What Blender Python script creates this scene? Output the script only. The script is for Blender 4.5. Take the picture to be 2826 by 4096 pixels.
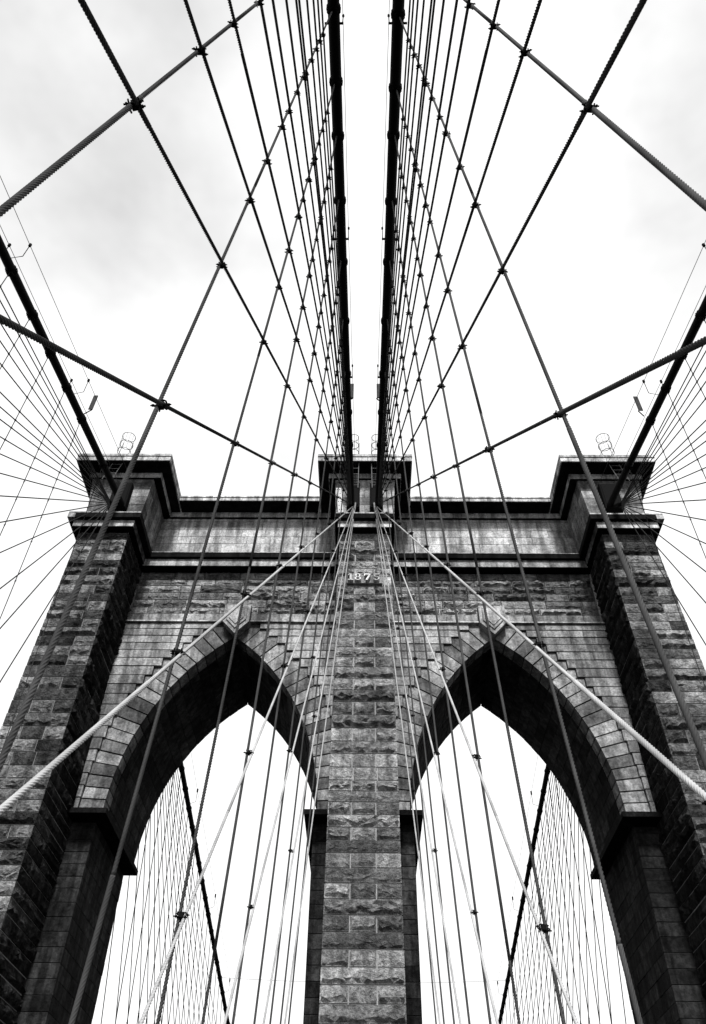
import bpy, math, random
from math import sin, cos, pi, radians, sqrt, hypot
from mathutils import Vector, Matrix

# ------------------------------------------------------------------ scene, camera, light
for o in list(bpy.data.objects):
    bpy.data.objects.remove(o, do_unlink=True)
S = bpy.context.scene
COL = S.collection

cam_d = bpy.data.cameras.new('camera')
cam = bpy.data.objects.new('camera', cam_d)
COL.objects.link(cam)
S.camera = cam
cam_d.sensor_fit = 'HORIZONTAL'
cam_d.sensor_width = 24.0
cam_d.lens = 24.0 * 3164.95 / 2826.0
cam_d.shift_x = -16.98 / 2826.0
cam_d.clip_start = 0.1
cam_d.clip_end = 3000
PITCH, ROLL, YAW = 0.7990422567, 0.0141631164, -0.0149571012
_f = Vector((sin(YAW) * cos(PITCH), cos(YAW) * cos(PITCH), sin(PITCH)))
_r = Vector((cos(YAW), -sin(YAW), 0))
_u = _r.cross(_f)
_R = cos(ROLL) * _r + sin(ROLL) * _u
_U = -sin(ROLL) * _r + cos(ROLL) * _u
cam.matrix_world = Matrix(((_R.x, _U.x, -_f.x, 0.0407), (_R.y, _U.y, -_f.y, 0.0), (_R.z, _U.z, -_f.z, 0.0), (0, 0, 0, 1)))

SUN_EL, SUN_AZ = 48.0, 178.0          # high and behind the camera, thin overcast
EXPOSURE = 2.1
SKY_WHITE = 2.85                        # radiance of the cloud deck before the 0.1 strength below

w = bpy.data.worlds.new('World')
S.world = w
w.use_nodes = True
nt = w.node_tree
nt.nodes.clear()
N = nt.nodes.new
sky = N('ShaderNodeTexSky')
sky.sky_type = 'NISHITA'
sky.sun_disc = False
sky.sun_elevation = radians(SUN_EL)
sky.sun_rotation = radians(SUN_AZ)
bw = N('ShaderNodeRGBToBW')
nt.links.new(sky.outputs[0], bw.inputs[0])
tc = N('ShaderNodeTexCoord')
mp = N('ShaderNodeMapping'); mp.inputs['Scale'].default_value = (1, 1, 1.6)
nt.links.new(tc.outputs['Generated'], mp.inputs[0])
n1 = N('ShaderNodeTexNoise'); n1.inputs['Scale'].default_value = 2.6; n1.inputs['Detail'].default_value = 5; n1.inputs['Roughness'].default_value = 0.55
mp.inputs['Location'].default_value = (0.35, 2.1, 0.6)
nt.links.new(mp.outputs[0], n1.inputs['Vector'])
cr = N('ShaderNodeValToRGB')
cr.color_ramp.elements[0].position = 0.18; cr.color_ramp.elements[0].color = (0.60, 0.60, 0.60, 1)
cr.color_ramp.elements[1].position = 0.52; cr.color_ramp.elements[1].color = (1, 1, 1, 1)
def bank(px, py, r0, r1):
    d = (_f + _R * ((px - 1430) / 3165.0) - _U * ((py - 2048) / 3165.0)).normalized()
    dp = N('ShaderNodeVectorMath'); dp.operation = 'DOT_PRODUCT'; dp.inputs[1].default_value = tuple(d)
    nt.links.new(tc.outputs['Generated'], dp.inputs[0])
    q = N('ShaderNodeMapRange'); q.interpolation_type = 'SMOOTHSTEP'
    q.inputs[1].default_value = cos(radians(r1)); q.inputs[2].default_value = cos(radians(r0)); q.inputs[3].default_value = 0.0; q.inputs[4].default_value = 1.0
    nt.links.new(dp.outputs['Value'], q.inputs[0]); return q.outputs[0]
b1, b2 = bank(-300, -200, 4, 32), bank(2900, 100, 2, 24)
sm = N('ShaderNodeMath'); sm.operation = 'MULTIPLY_ADD'; sm.inputs[1].default_value = -0.33; sm.inputs[2].default_value = 0.10
nt.links.new(b1, sm.inputs[0])
sm2 = N('ShaderNodeMath'); sm2.operation = 'MULTIPLY_ADD'; sm2.inputs[1].default_value = -0.16
nt.links.new(b2, sm2.inputs[0]); nt.links.new(sm.outputs[0], sm2.inputs[2])
sm3 = N('ShaderNodeMath'); sm3.operation = 'ADD'
nt.links.new(n1.outputs[0], sm3.inputs[0]); nt.links.new(sm2.outputs[0], sm3.inputs[1])
nt.links.new(sm3.outputs[0], cr.inputs[0])
mul = N('ShaderNodeMath'); mul.operation = 'MULTIPLY'; mul.inputs[1].default_value = SKY_WHITE
nt.links.new(cr.outputs[0], mul.inputs[0])
mx = N('ShaderNodeMix'); mx.data_type = 'FLOAT'; mx.inputs[0].default_value = 0.92
nt.links.new(bw.outputs[0], mx.inputs[2]); nt.links.new(mul.outputs[0], mx.inputs[3])
bg = N('ShaderNodeBackground'); bg.inputs[1].default_value = 0.1
nt.links.new(mx.outputs[0], bg.inputs[0])
out = N('ShaderNodeOutputWorld')
nt.links.new(bg.outputs[0], out.inputs[0])

sd = bpy.data.lights.new('sun', 'SUN')
sd.energy = 2.2
sd.angle = radians(11)
sd.color = (1.0, 1.0, 1.0)             # the photograph is black and white
sun = bpy.data.objects.new('sun', sd)
COL.objects.link(sun)
_a, _e = radians(SUN_AZ), radians(SUN_EL)
_d = Vector((sin(_a) * cos(_e), cos(_a) * cos(_e), sin(_e)))
sun.rotation_euler = _d.to_track_quat('Z', 'Y').to_euler()
sun.location = (0, -20, 60)

S.render.engine = 'CYCLES'
S.view_settings.view_transform = 'Standard'
S.view_settings.look = 'None'
S.view_settings.exposure = EXPOSURE
S.view_settings.gamma = 1.0
S.view_settings.use_curve_mapping = False
S.cycles.max_bounces = 6
S.cycles.diffuse_bounces = 3

rnd = random.Random(1875)

# ------------------------------------------------------------------ materials
def stone_mat(name, lo, hi, streak=0.5, bump=0.3, bscale=7.0, rand=0.45, mott=2.2, dist=0.12):
    m = bpy.data.materials.new(name); m.use_nodes = True
    t = m.node_tree; t.nodes.clear(); A = t.nodes.new; L = t.links.new
    geo = A('ShaderNodeNewGeometry'); oi = A('ShaderNodeObjectInfo')
    off = A('ShaderNodeVectorMath'); off.operation = 'MULTIPLY_ADD'          # every stone cut from another part of the rock
    rv = A('ShaderNodeCombineXYZ')
    for i in range(3): L(oi.outputs['Random'], rv.inputs[i])
    L(rv.outputs[0], off.inputs[0]); off.inputs[1].default_value = (37, 53, 71); L(geo.outputs['Position'], off.inputs[2])
    a = A('ShaderNodeTexNoise'); a.inputs['Scale'].default_value = mott; a.inputs['Detail'].default_value = 7; a.inputs['Roughness'].default_value = 0.68
    L(off.outputs[0], a.inputs['Vector'])
    b = A('ShaderNodeTexNoise'); b.inputs['Scale'].default_value = bscale * 1.7; b.inputs['Detail'].default_value = 5; b.inputs['Roughness'].default_value = 0.75
    L(off.outputs[0], b.inputs['Vector'])
    c = A('ShaderNodeTexNoise'); c.inputs['Scale'].default_value = 1.0; c.inputs['Detail'].default_value = 5; c.inputs['Roughness'].default_value = 0.6
    mp = A('ShaderNodeMapping'); mp.inputs['Scale'].default_value = (2.3, 2.3, 0.28)
    L(geo.outputs['Position'], mp.inputs[0]); L(mp.outputs[0], c.inputs['Vector'])
    g = A('ShaderNodeTexNoise'); g.inputs['Scale'].default_value = 0.22; g.inputs['Detail'].default_value = 3
    L(geo.outputs['Position'], g.inputs['Vector'])
    def mr(src, f0, f1, t0, t1):
        q = A('ShaderNodeMapRange'); q.inputs[1].default_value = f0; q.inputs[2].default_value = f1; q.inputs[3].default_value = t0; q.inputs[4].default_value = t1
        L(src, q.inputs[0]); return q.outputs[0]
    def ml(x, y):
        q = A('ShaderNodeMath'); q.operation = 'MULTIPLY'; L(x, q.inputs[0]); L(y, q.inputs[1]); return q.outputs[0]
    base = mr(a.outputs[0], 0.3, 0.7, lo, hi)
    v = ml(base, mr(oi.outputs['Random'], 0, 1, 1 - rand, 1 + rand * 0.75))
    v = ml(v, mr(b.outputs[0], 0.36, 0.62, 0.55, 1.25))
    v = ml(v, mr(c.outputs[0], 0.40, 0.58, 1 - streak, 1.08))
    v = ml(v, mr(g.outputs[0], 0.36, 0.62, 0.68, 1.15))
    comb = A('ShaderNodeCombineColor')
    for i in range(3): L(v, comb.inputs[i])
    bs = A('ShaderNodeBsdfPrincipled'); bs.inputs['Roughness'].default_value = 0.92
    bs.inputs['Specular IOR Level'].default_value = 0.02
    L(comb.outputs[0], bs.inputs['Base Color'])
    h = A('ShaderNodeMath'); h.operation = 'ADD'
    L(a.outputs[0], h.inputs[0]); hb = A('ShaderNodeMath'); hb.operation = 'MULTIPLY'; hb.inputs[1].default_value = 0.9
    L(b.outputs[0], hb.inputs[0]); L(hb.outputs[0], h.inputs[1])
    bp = A('ShaderNodeBump'); bp.inputs['Strength'].default_value = bump; bp.inputs['Distance'].default_value = dist
    L(h.outputs[0], bp.inputs['Height']); L(bp.outputs[0], bs.inputs['Normal'])
    o = A('ShaderNodeOutputMaterial'); L(bs.outputs[0], o.inputs[0])
    return m

def plain_mat(name, col, rough=0.6, metal=0.0, var=0.25, scale=9.0, spec=0.3):
    m = bpy.data.materials.new(name); m.use_nodes = True
    t = m.node_tree; t.nodes.clear(); A = t.nodes.new; L = t.links.new
    geo = A('ShaderNodeNewGeometry')
    a = A('ShaderNodeTexNoise'); a.inputs['Scale'].default_value = scale; a.inputs['Detail'].default_value = 4
    L(geo.outputs['Position'], a.inputs['Vector'])
    q = A('ShaderNodeMapRange'); q.inputs[1].default_value = 0.3; q.inputs[2].default_value = 0.7
    q.inputs[3].default_value = col * (1 - var); q.inputs[4].default_value = col * (1 + var)
    L(a.outputs[0], q.inputs[0])
    comb = A('ShaderNodeCombineColor')
    for i in range(3): L(q.outputs[0], comb.inputs[i])
    bs = A('ShaderNodeBsdfPrincipled'); bs.inputs['Roughness'].default_value = rough; bs.inputs['Metallic'].default_value = metal
    bs.inputs['Specular IOR Level'].default_value = spec
    L(comb.outputs[0], bs.inputs['Base Color'])
    o = A('ShaderNodeOutputMaterial'); L(bs.outputs[0], o.inputs[0])
    return m

M_ROCK = stone_mat('rock_faced_granite', 0.10, 0.50, 0.35, 1.0, 5.0, 0.6, 2.4, 0.25)
M_ROCKW = stone_mat('rock_faced_wall_granite', 0.14, 0.42, 0.4, 1.0, 5.0, 0.6, 2.6, 0.3)
M_ROCKD = stone_mat('darkened_granite', 0.04, 0.32, 0.4, 1.0, 5.0, 0.8, 2.6, 0.3)  # darkening towards the frame edges painted into the stone colour
M_SIDE = stone_mat('shaded_side_granite', 0.008, 0.07, 0.5, 1.0, 5.0, 0.7, 2.6, 0.3)  # granite of the return faces, their shade painted into the colour
M_ASH = stone_mat('smooth_ashlar', 0.10, 0.31, 0.55, 0.35, 6.0, 0.32)
M_FRIEZE = stone_mat('pale_ashlar', 0.17, 0.38, 0.55, 0.35, 6.0, 0.25)
M_VOUS = stone_mat('voussoir_granite', 0.055, 0.26, 0.45, 0.35, 6.0, 0.65)
M_SOFF = stone_mat('shaded_soffit_granite', 0.005, 0.045, 0.5, 0.3, 4.0, 0.7)  # shade under the arches painted into the stone colour
M_PIER = stone_mat('shaded_pier_granite', 0.006, 0.036, 0.6, 0.4, 4.0, 0.5)  # shade of the recessed piers painted into the stone colour
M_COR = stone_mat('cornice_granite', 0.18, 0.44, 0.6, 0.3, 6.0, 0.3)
M_SOOTSHADE = stone_mat('soot_and_shade_granite', 0.003, 0.010, 0.5, 0.3, 6.0, 0.3)  # soot on the fascias, and painted shade on undersides
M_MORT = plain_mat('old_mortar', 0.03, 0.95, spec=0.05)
M_MORTL = plain_mat('pale_mortar', 0.32, 0.95, spec=0.05)
M_MORTM = plain_mat('grey_mortar', 0.20, 0.95, spec=0.05)
M_PLAQD = stone_mat('plaque_ground_stone', 0.17, 0.25, 0.3, 0.2, 8.0, 0.02)
M_PLAQ = stone_mat('carved_numeral_stone', 0.45, 0.6, 0.2, 0.15, 8.0, 0.05)
M_STAY = plain_mat('shaded_stay_wire', 0.03, 0.8, 0.0, 0.25, 3.0, 0.02)  # stays seen from below, shaded side painted as a dark colour
M_STAYP = plain_mat('lit_stay_wire', 0.29, 0.7, 0.0, 0.15, 3.0, 0.05)  # same wire seen from above, its lit side painted pale
M_STAYM = plain_mat('halflit_stay_wire', 0.26, 0.7, 0.0, 0.2, 3.0, 0.05)  # steepest stays, lit look painted as a mid grey
M_SUSP = plain_mat('weathered_suspender_wire', 0.042, 0.8, 0.0, 0.3, 2.5, 0.02)
M_THIN = plain_mat('far_wire_rope', 0.02, 0.7, spec=0.05)
M_CABLE = plain_mat('tarred_cable_wrapping', 0.004, 0.7, 0.0, 0.3, 2.0, 0.05)
M_IRON = plain_mat('black_iron_fitting', 0.005, 0.9, 0.0, 0.4, 20.0, 0.02)
M_STEEL = plain_mat('pale_painted_steel', 0.11, 0.5)
M_RIVER = plain_mat('river_water', 0.012, 0.5, 0, 0.3, 0.05, 0.1)
M_WOOD = plain_mat('grey_deck_timber', 0.04, 0.9, spec=0.05)

# ------------------------------------------------------------------ helpers
ORG = {}
def link(name, me, mat, parent=None, origin=(0, 0, 0), props=None):
    o = bpy.data.objects.new(name, me)
    COL.objects.link(o)
    if mat is not None and me is not None and len(me.materials) == 0:
        me.materials.append(mat)
    og = Vector(origin)
    ORG[o.name] = og
    if parent is not None:
        o.parent = parent
        o.location = og - ORG[parent.name]
    else:
        o.location = og
    if props:
        for k, v in props.items(): o[k] = v
    return o

def mesh(name, vs, fs, origin=(0, 0, 0), smooth=False):
    ox, oy, oz = origin
    me = bpy.data.meshes.new(name)
    me.from_pydata([(x - ox, y - oy, z - oz) for x, y, z in vs], [], fs)
    if smooth:
        me.polygons.foreach_set('use_smooth', [True] * len(me.polygons))
    me.update()
    return me

def thing(name, label, cat, loc=(0, 0, 0), group=None):
    pr = {'label': label, 'category': cat}
    if group: pr['group'] = group
    return link(name, None, None, None, loc, pr)

def box_geo(x0, x1, y0, y1, z0, z1, vs, fs):
    b = len(vs)
    vs += [(x0, y0, z0), (x1, y0, z0), (x1, y1, z0), (x0, y1, z0), (x0, y0, z1), (x1, y0, z1), (x1, y1, z1), (x0, y1, z1)]
    fs += [tuple(b + i for i in f) for f in ((0, 3, 2, 1), (4, 5, 6, 7), (0, 1, 5, 4), (1, 2, 6, 5), (2, 3, 7, 6), (3, 0, 4, 7))]

def box(name, x0, x1, y0, y1, z0, z1, mat, parent=None, props=None, bev=0.0):
    og = ((x0 + x1) / 2, (y0 + y1) / 2, (z0 + z1) / 2)
    vs, fs = [], []
    if bev <= 0:
        box_geo(x0, x1, y0, y1, z0, z1, vs, fs)
    else:                                            # worn arrises: chamfer round the front face
        b = bev
        vs = [(x0, y0 + b, z0), (x1, y0 + b, z0), (x1, y0 + b, z1), (x0, y0 + b, z1),
              (x0 + b, y0, z0 + b), (x1 - b, y0, z0 + b), (x1 - b, y0, z1 - b), (x0 + b, y0, z1 - b),
              (x0, y1, z0), (x1, y1, z0), (x1, y1, z1), (x0, y1, z1)]
        fs = [(4, 5, 6, 7), (0, 1, 5, 4), (1, 2, 6, 5), (2, 3, 7, 6), (3, 0, 4, 7), (0, 8, 9, 1), (1, 9, 10, 2), (2, 10, 11, 3), (3, 11, 8, 0), (8, 11, 10, 9)]
    return link(name, mesh(name, vs, fs, og), mat, parent, og, props)

def prism_geo(poly, y0, y1, vs, fs):
    """poly: (x, z) points counter-clockwise seen from the front (-Y)"""
    b = len(vs); n = len(poly)
    vs += [(x, y0, z) for x, z in poly] + [(x, y1, z) for x, z in poly]
    fs.append(tuple(b + i for i in range(n)))
    fs.append(tuple(b + n + i for i in reversed(range(n))))
    for i in range(n):
        j = (i + 1) % n
        fs.append((b + i, b + n + i, b + n + j, b + j))

def area(poly):
    return 0.5 * sum(poly[i][0] * poly[(i + 1) % len(poly)][1] - poly[(i + 1) % len(poly)][0] * poly[i][1] for i in range(len(poly)))

def prism(name, poly, y0, y1, mat, parent=None, props=None):
    if area(poly) < 0: poly = poly[::-1]
    cx = sum(p[0] for p in poly) / len(poly); cz = sum(p[1] for p in poly) / len(poly)
    og = (cx, (y0 + y1) / 2, cz)
    vs, fs = [], []
    prism_geo(poly, y0, y1, vs, fs)
    return link(name, mesh(name, vs, fs, og), mat, parent, og, props)

def shrink(poly, d):
    if area(poly) < 0: poly = poly[::-1]
    n = len(poly); res = []
    for i in range(n):
        p0, p1, p2 = poly[i - 1], poly[i], poly[(i + 1) % n]
        def nrm(a, b):
            dx, dz = b[0] - a[0], b[1] - a[1]; l = hypot(dx, dz) or 1e-9
            return -dz / l, dx / l
        a, b = nrm(p0, p1), nrm(p1, p2)
        k = 1 + a[0] * b[0] + a[1] * b[1]
        if k < 0.3: k = 0.3
        res.append((p1[0] + d * (a[0] + b[0]) / k, p1[1] + d * (a[1] + b[1]) / k))
    return res

def rock(name, x0, x1, y0, y1, z0, z1, mat, parent, amp=0.09, side=0, g=0.02, nx=None):
    """a quarry-faced block: flat drafted margin, rough boss in the middle that breaks off raggedly low down.
    side = +1/-1 roughens the +X/-X face instead of the front one"""
    x0 += g; x1 -= g; z0 += g; z1 -= g
    og = ((x0 + x1) / 2, (y0 + y1) / 2, (z0 + z1) / 2)
    vs, fs = [], []
    L = (y1 - y0) if side else (x1 - x0)
    H = z1 - z0
    nx = nx or max(4, min(16, int(L / 0.19)))
    mg = 0.035
    kind = rnd.random()
    us = [0, mg, mg + 0.045] + [mg + (L - 2 * mg) * i / nx + (rnd.uniform(-.25, .25) * (L / nx)) for i in range(1, nx)] + [L - mg - 0.045, L - mg, L]
    ws = [0, mg, mg + 0.055, H * 0.38, H * 0.6, H - mg - 0.05, H - mg, H]
    prof = [0, 0, 0.9, 1.0, 1.0, 0.8, 0, 0] if kind < 0.52 else ([0, 0, 1.0, 0.75, 0.35, 0.12, 0, 0] if kind < 0.80 else [0, 0, 0.25, 0.3, 0.3, 0.2, 0, 0])
    ph = rnd.uniform(0, 20)
    A = amp * rnd.uniform(0.35, 1.25)
    cut = rnd.uniform(0.0, 0.6)
    W = len(us)
    for j, wz in enumerate(ws):
        for i, u in enumerate(us):
            d = 0.0; dz = 0.0
            if 1 < i < W - 2 and prof[j] > 0:
                d = A * prof[j] * (0.3 + 0.35 * abs(sin(ph + u * 3.1 + j * 1.7)) + 0.25 * sin(ph * 2 + u * 7.3 - j) ** 2 + rnd.uniform(0, 0.75))
                dz = rnd.uniform(-0.04, 0.04)
                if j == 2: dz = rnd.uniform(-0.02, 0.07) * (1 + cut) + 0.03 * abs(sin(ph + u * 4))
                if rnd.random() < 0.18: d *= 0.3
            elif 1 <= i <= W - 2 and prof[j] > 0:
                d = A * 0.25 * rnd.random()
            zz = z0 + min(H - 0.01, max(0, wz + (dz if 1 < j < 6 else 0)))
            if side == 0: vs.append((x0 + u, y0 - d, zz))
            elif side > 0: vs.append((x1 + d, y0 + u, zz))
            else: vs.append((x0 - d, y1 - u, zz))
    H_ = len(ws)
    for j in range(H_ - 1):
        for i in range(W - 1):
            a = j * W + i
            if rnd.random() < 0.5: fs += [(a, a + 1, a + W + 1), (a, a + W + 1, a + W)]
            else: fs += [(a, a + 1, a + W), (a + 1, a + W + 1, a + W)]
    b = len(vs)
    if side == 0: back = [(x0, y1, z0), (x1, y1, z0), (x1, y1, z1), (x0, y1, z1)]
    elif side > 0: back = [(x0, y0, z0), (x0, y1, z0), (x0, y1, z1), (x0, y0, z1)]
    else: back = [(x1, y1, z0), (x1, y0, z0), (x1, y0, z1), (x1, y1, z1)]
    vs += back
    c0, c1, c2, c3 = 0, W - 1, H_ * W - 1, (H_ - 1) * W
    fs.append(tuple([b, b + 1] + [W - 1 - i for i in range(W)]))                       # bottom
    fs.append(tuple([b + 1, b + 2] + [(H_ - 1 - j) * W + W - 1 for j in range(H_)]))    # right
    fs.append(tuple([b + 2, b + 3] + [(H_ - 1) * W + i for i in range(W)]))             # top
    fs.append(tuple([b + 3, b] + [j * W for j in range(H_)]))                           # left
    fs.append((b + 3, b + 2, b + 1, b))
    return link(name, mesh(name, vs, fs, og), mat, parent, og)

# ------------------------------------------------------------------ setting: river and decks (out of frame, below)
box('river', -900, 900, -600, 1400, -43, -42, M_RIVER, None, {'kind': 'structure'})
box('roadway', -13.2, 13.2, -120, 31.0, -7.4, -6.9, M_WOOD, None, {'kind': 'structure'})
box('promenade', -2.4, 2.4, -60, 31.0, -1.95, -1.7, M_WOOD, None, {'kind': 'structure'})

# ------------------------------------------------------------------ the tower
def PC(z): return 14.985 - 0.02152 * (z - 20)         # distance of the outer buttresses' axes from the centre
def HW(z): return 1.4843 - 0.00587 * (z - 20)         # half width of a buttress
YF, YW, YP, YR, YZ = 32.0, 35.3, 36.0, 42.2, 35.6      # buttress, arch wall, lower pier, rear, frieze planes
tower = thing('bridge_tower', 'tall granite bridge tower with two pointed arches and the date 1875', 'bridge tower', (0, 37, -42))

COURSES = [31.12, 30.60, 30.10, 29.56, 29.05, 28.53, 27.97, 27.31, 26.71, 26.18, 25.58, 25.03, 24.49, 23.95, 23.34, 22.76, 22.17,
           21.52, 20.88, 20.24, 19.55, 18.87, 18.21, 17.60, 16.95, 16.35, 15.86, 15.37, 14.83, 14.29, 13.75, 13.24, 12.65, 12.06,
           11.48, 10.88, 10.28, 9.69, 9.10, 8.52, 7.92, 7.30, 6.70, 6.10, 5.50]

for k in (-1, 0, 1):
    cxb = k * PC(10)
    nm = 'buttress'
    vs, fs = [], []
    zt, zb = 31.2, -42.0
    xt0, xt1 = k * PC(zt) - HW(zt) + 0.045, k * PC(zt) + HW(zt) - 0.045
    xb0, xb1 = k * PC(zb) - HW(zb) + 0.045, k * PC(zb) + HW(zb) - 0.045
    vs = [(xb0, YF + 0.04, zb), (xb1, YF + 0.04, zb), (xb1, YR + 3, zb), (xb0, YR + 3, zb), (xt0, YF + 0.04, zt), (xt1, YF + 0.04, zt), (xt1, YR + 3, zt), (xt0, YR + 3, zt)]
    fs = [(0, 3, 2, 1), (4, 5, 6, 7), (0, 1, 5, 4), (1, 2, 6, 5), (2, 3, 7, 6), (3, 0, 4, 7)]
    og = (cxb, 37, -42)
    bt = link(nm, mesh(nm, vs, fs, og), M_MORTL if k == 0 else M_MORTM, tower, og)
    if k: bt['label'] = 'outer granite buttress with rough faced courses'
    for i in range(len(COURSES) - 1):
        z1, z0 = COURSES[i], COURSES[i + 1]
        zm = (z0 + z1) / 2
        c, h = k * PC(zm), HW(zm)
        smooth_course = i in (23, 24) or (k and i == 18)
        amp = 0.02 if smooth_course else 0.10
        if i % 2 == 1: amp *= 0.8
        if k == 0:
            js = [c - h, c - 0.51, c + 0.52, c + h] if i % 2 == 1 else [c - h, c + h]
            if i == 24: js = [c - h, c - 0.45, c + 0.6, c + h]
        else:
            r = rnd.random()
            if i % 2 == 1: js = [c - h, c + k * -0.45, c + h] if r < 0.45 else [c - h, c - 0.5, c + 0.55, c + h]
            else: js = [c - h, c + h] if r < 0.7 else [c - h, c + 0.4 * (1 if r < .85 else -1), c + h]
        if k == 0 and i == 6:     # the dated course: small stones either side of the plaque
            js = [c - h, -0.985, 0.965, c + h]
        d1 = 0.95 if i % 2 else 1.9
        mat = M_ROCK if k == 0 else M_ROCKD
        for a, b in zip(js[:-1], js[1:]):
            if k == 0 and i == 6 and a < -0.9 and b > 0.9: continue
            rock('stone', a, b, YF, YF + d1, z0, z1, mat, bt, amp * 1.35)
        if k:                                           # return face towards the arches, ragged quarry-faced stones
            sx = -k
            xin = c + sx * h
            lo, hi = (xin - 0.5, xin) if sx > 0 else (xin, xin + 0.5)
            yend = YW + 0.15 if zm > 16.4 else YP + 0.1
            ys = [YF + 0.03, YF + d1, yend] if rnd.random() < 0.6 else [YF + 0.03, YF + d1, YF + d1 + 0.8, yend]
            for a, b in zip(ys[:-1], ys[1:]):
                if b - a > 0.2:
                    off = 0.004 if a < YF + 0.1 else rnd.uniform(-0.02, 0.03)
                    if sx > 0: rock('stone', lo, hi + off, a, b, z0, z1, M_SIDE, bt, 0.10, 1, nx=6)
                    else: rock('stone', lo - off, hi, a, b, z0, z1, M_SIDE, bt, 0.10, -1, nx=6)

# date plaque on the middle buttress
pq = box('date_plaque', -0.975, 0.955, 31.84, 33.0, 27.335, 27.925, M_PLAQD, tower, None, 0.02)
def digit(kind, x, z, h, wd=0.52):
    """raised serif numerals as a few joined prisms, drawn in a 0..0.62 x 0..1 box"""
    P = []
    def rect(a, b, c, d): P.append([(a, b), (c, b), (c, d), (a, d)])
    def ring(cx, cz, rx, rz, t, a0, a1, n=14, tx=None):
        tx = tx or t
        for i in range(n):
            p, q = a0 + (a1 - a0) * i / n, a0 + (a1 - a0) * (i + 1) / n
            P.append([(cx + (rx - tx) * cos(p), cz + (rz - t) * sin(p)), (cx + rx * cos(p), cz + rz * sin(p)), (cx + rx * cos(q), cz + rz * sin(q)), (cx + (rx - tx) * cos(q), cz + (rz - t) * sin(q))])
    if kind == '1':
        rect(0.22, 0.08, 0.42, 0.92); rect(0.04, 0, 0.60, 0.10); P.append([(0.02, 0.76), (0.22, 0.84), (0.42, 1.0), (0.22, 1.0), (0.02, 0.88)])
    if kind == '8':
        ring(0.32, 0.74, 0.27, 0.26, 0.09, 0, 2 * pi, 16, 0.13); ring(0.32, 0.27, 0.33, 0.27, 0.09, 0, 2 * pi, 16, 0.15)
    if kind == '7':
        rect(0.0, 0.84, 0.66, 1.0); rect(0.0, 0.66, 0.09, 0.84); P.append([(0.14, 0), (0.36, 0), (0.66, 0.84), (0.46, 0.84)])
    if kind == '5':
        rect(0.10, 0.86, 0.58, 1.0); rect(0.08, 0.50, 0.18, 0.90); ring(0.28, 0.31, 0.33, 0.31, 0.10, -2.6, 2.35, 16, 0.15); rect(0.0, 0.10, 0.12, 0.24)
    vs, fs = [], []
    for poly in P:
        q = [(x + a * wd, z + b * h) for a, b in poly]
        if area(q) < 0: q = q[::-1]
        prism_geo(q, 31.66, 31.845, vs, fs)
    og = (x, 31.78, z)
    return link('digit', mesh('digit', vs, fs, og), M_PLAQ, pq, og)
for ch, xx in (('1', -0.90), ('8', -0.52), ('7', -0.02), ('5', 0.48)):
    digit(ch, xx, 27.42, 0.44)

# cornices ---------------------------------------------------------------
def cornice(parent_name, pieces, label=None):
    pass

def blocks(name, x0, x1, y0, y1, z0, z1, mat, parent, step, bev=0.015, jit=0.25):
    n = max(1, round((x1 - x0) / step))
    cuts = [x0] + [x0 + (x1 - x0) * (i + rnd.uniform(-jit, jit)) / n for i in range(1, n)] + [x1]
    for a, b in zip(cuts[:-1], cuts[1:]):
        m = mat(a, b) if callable(mat) else mat
        box(name, a + 0.006, b - 0.006, y0 + rnd.uniform(0, 0.012), y1, z0, z1, m, parent, None, bev)

def yblocks(name, x0, x1, y0, y1, z0, z1, mat, parent, step):
    n = max(1, round((y1 - y0) / step))
    for i in range(n):
        box(name, x0, x1, y0 + (y1 - y0) * i / n + 0.006, y0 + (y1 - y0) * (i + 1) / n - 0.006, z0, z1, mat, parent)

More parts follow.
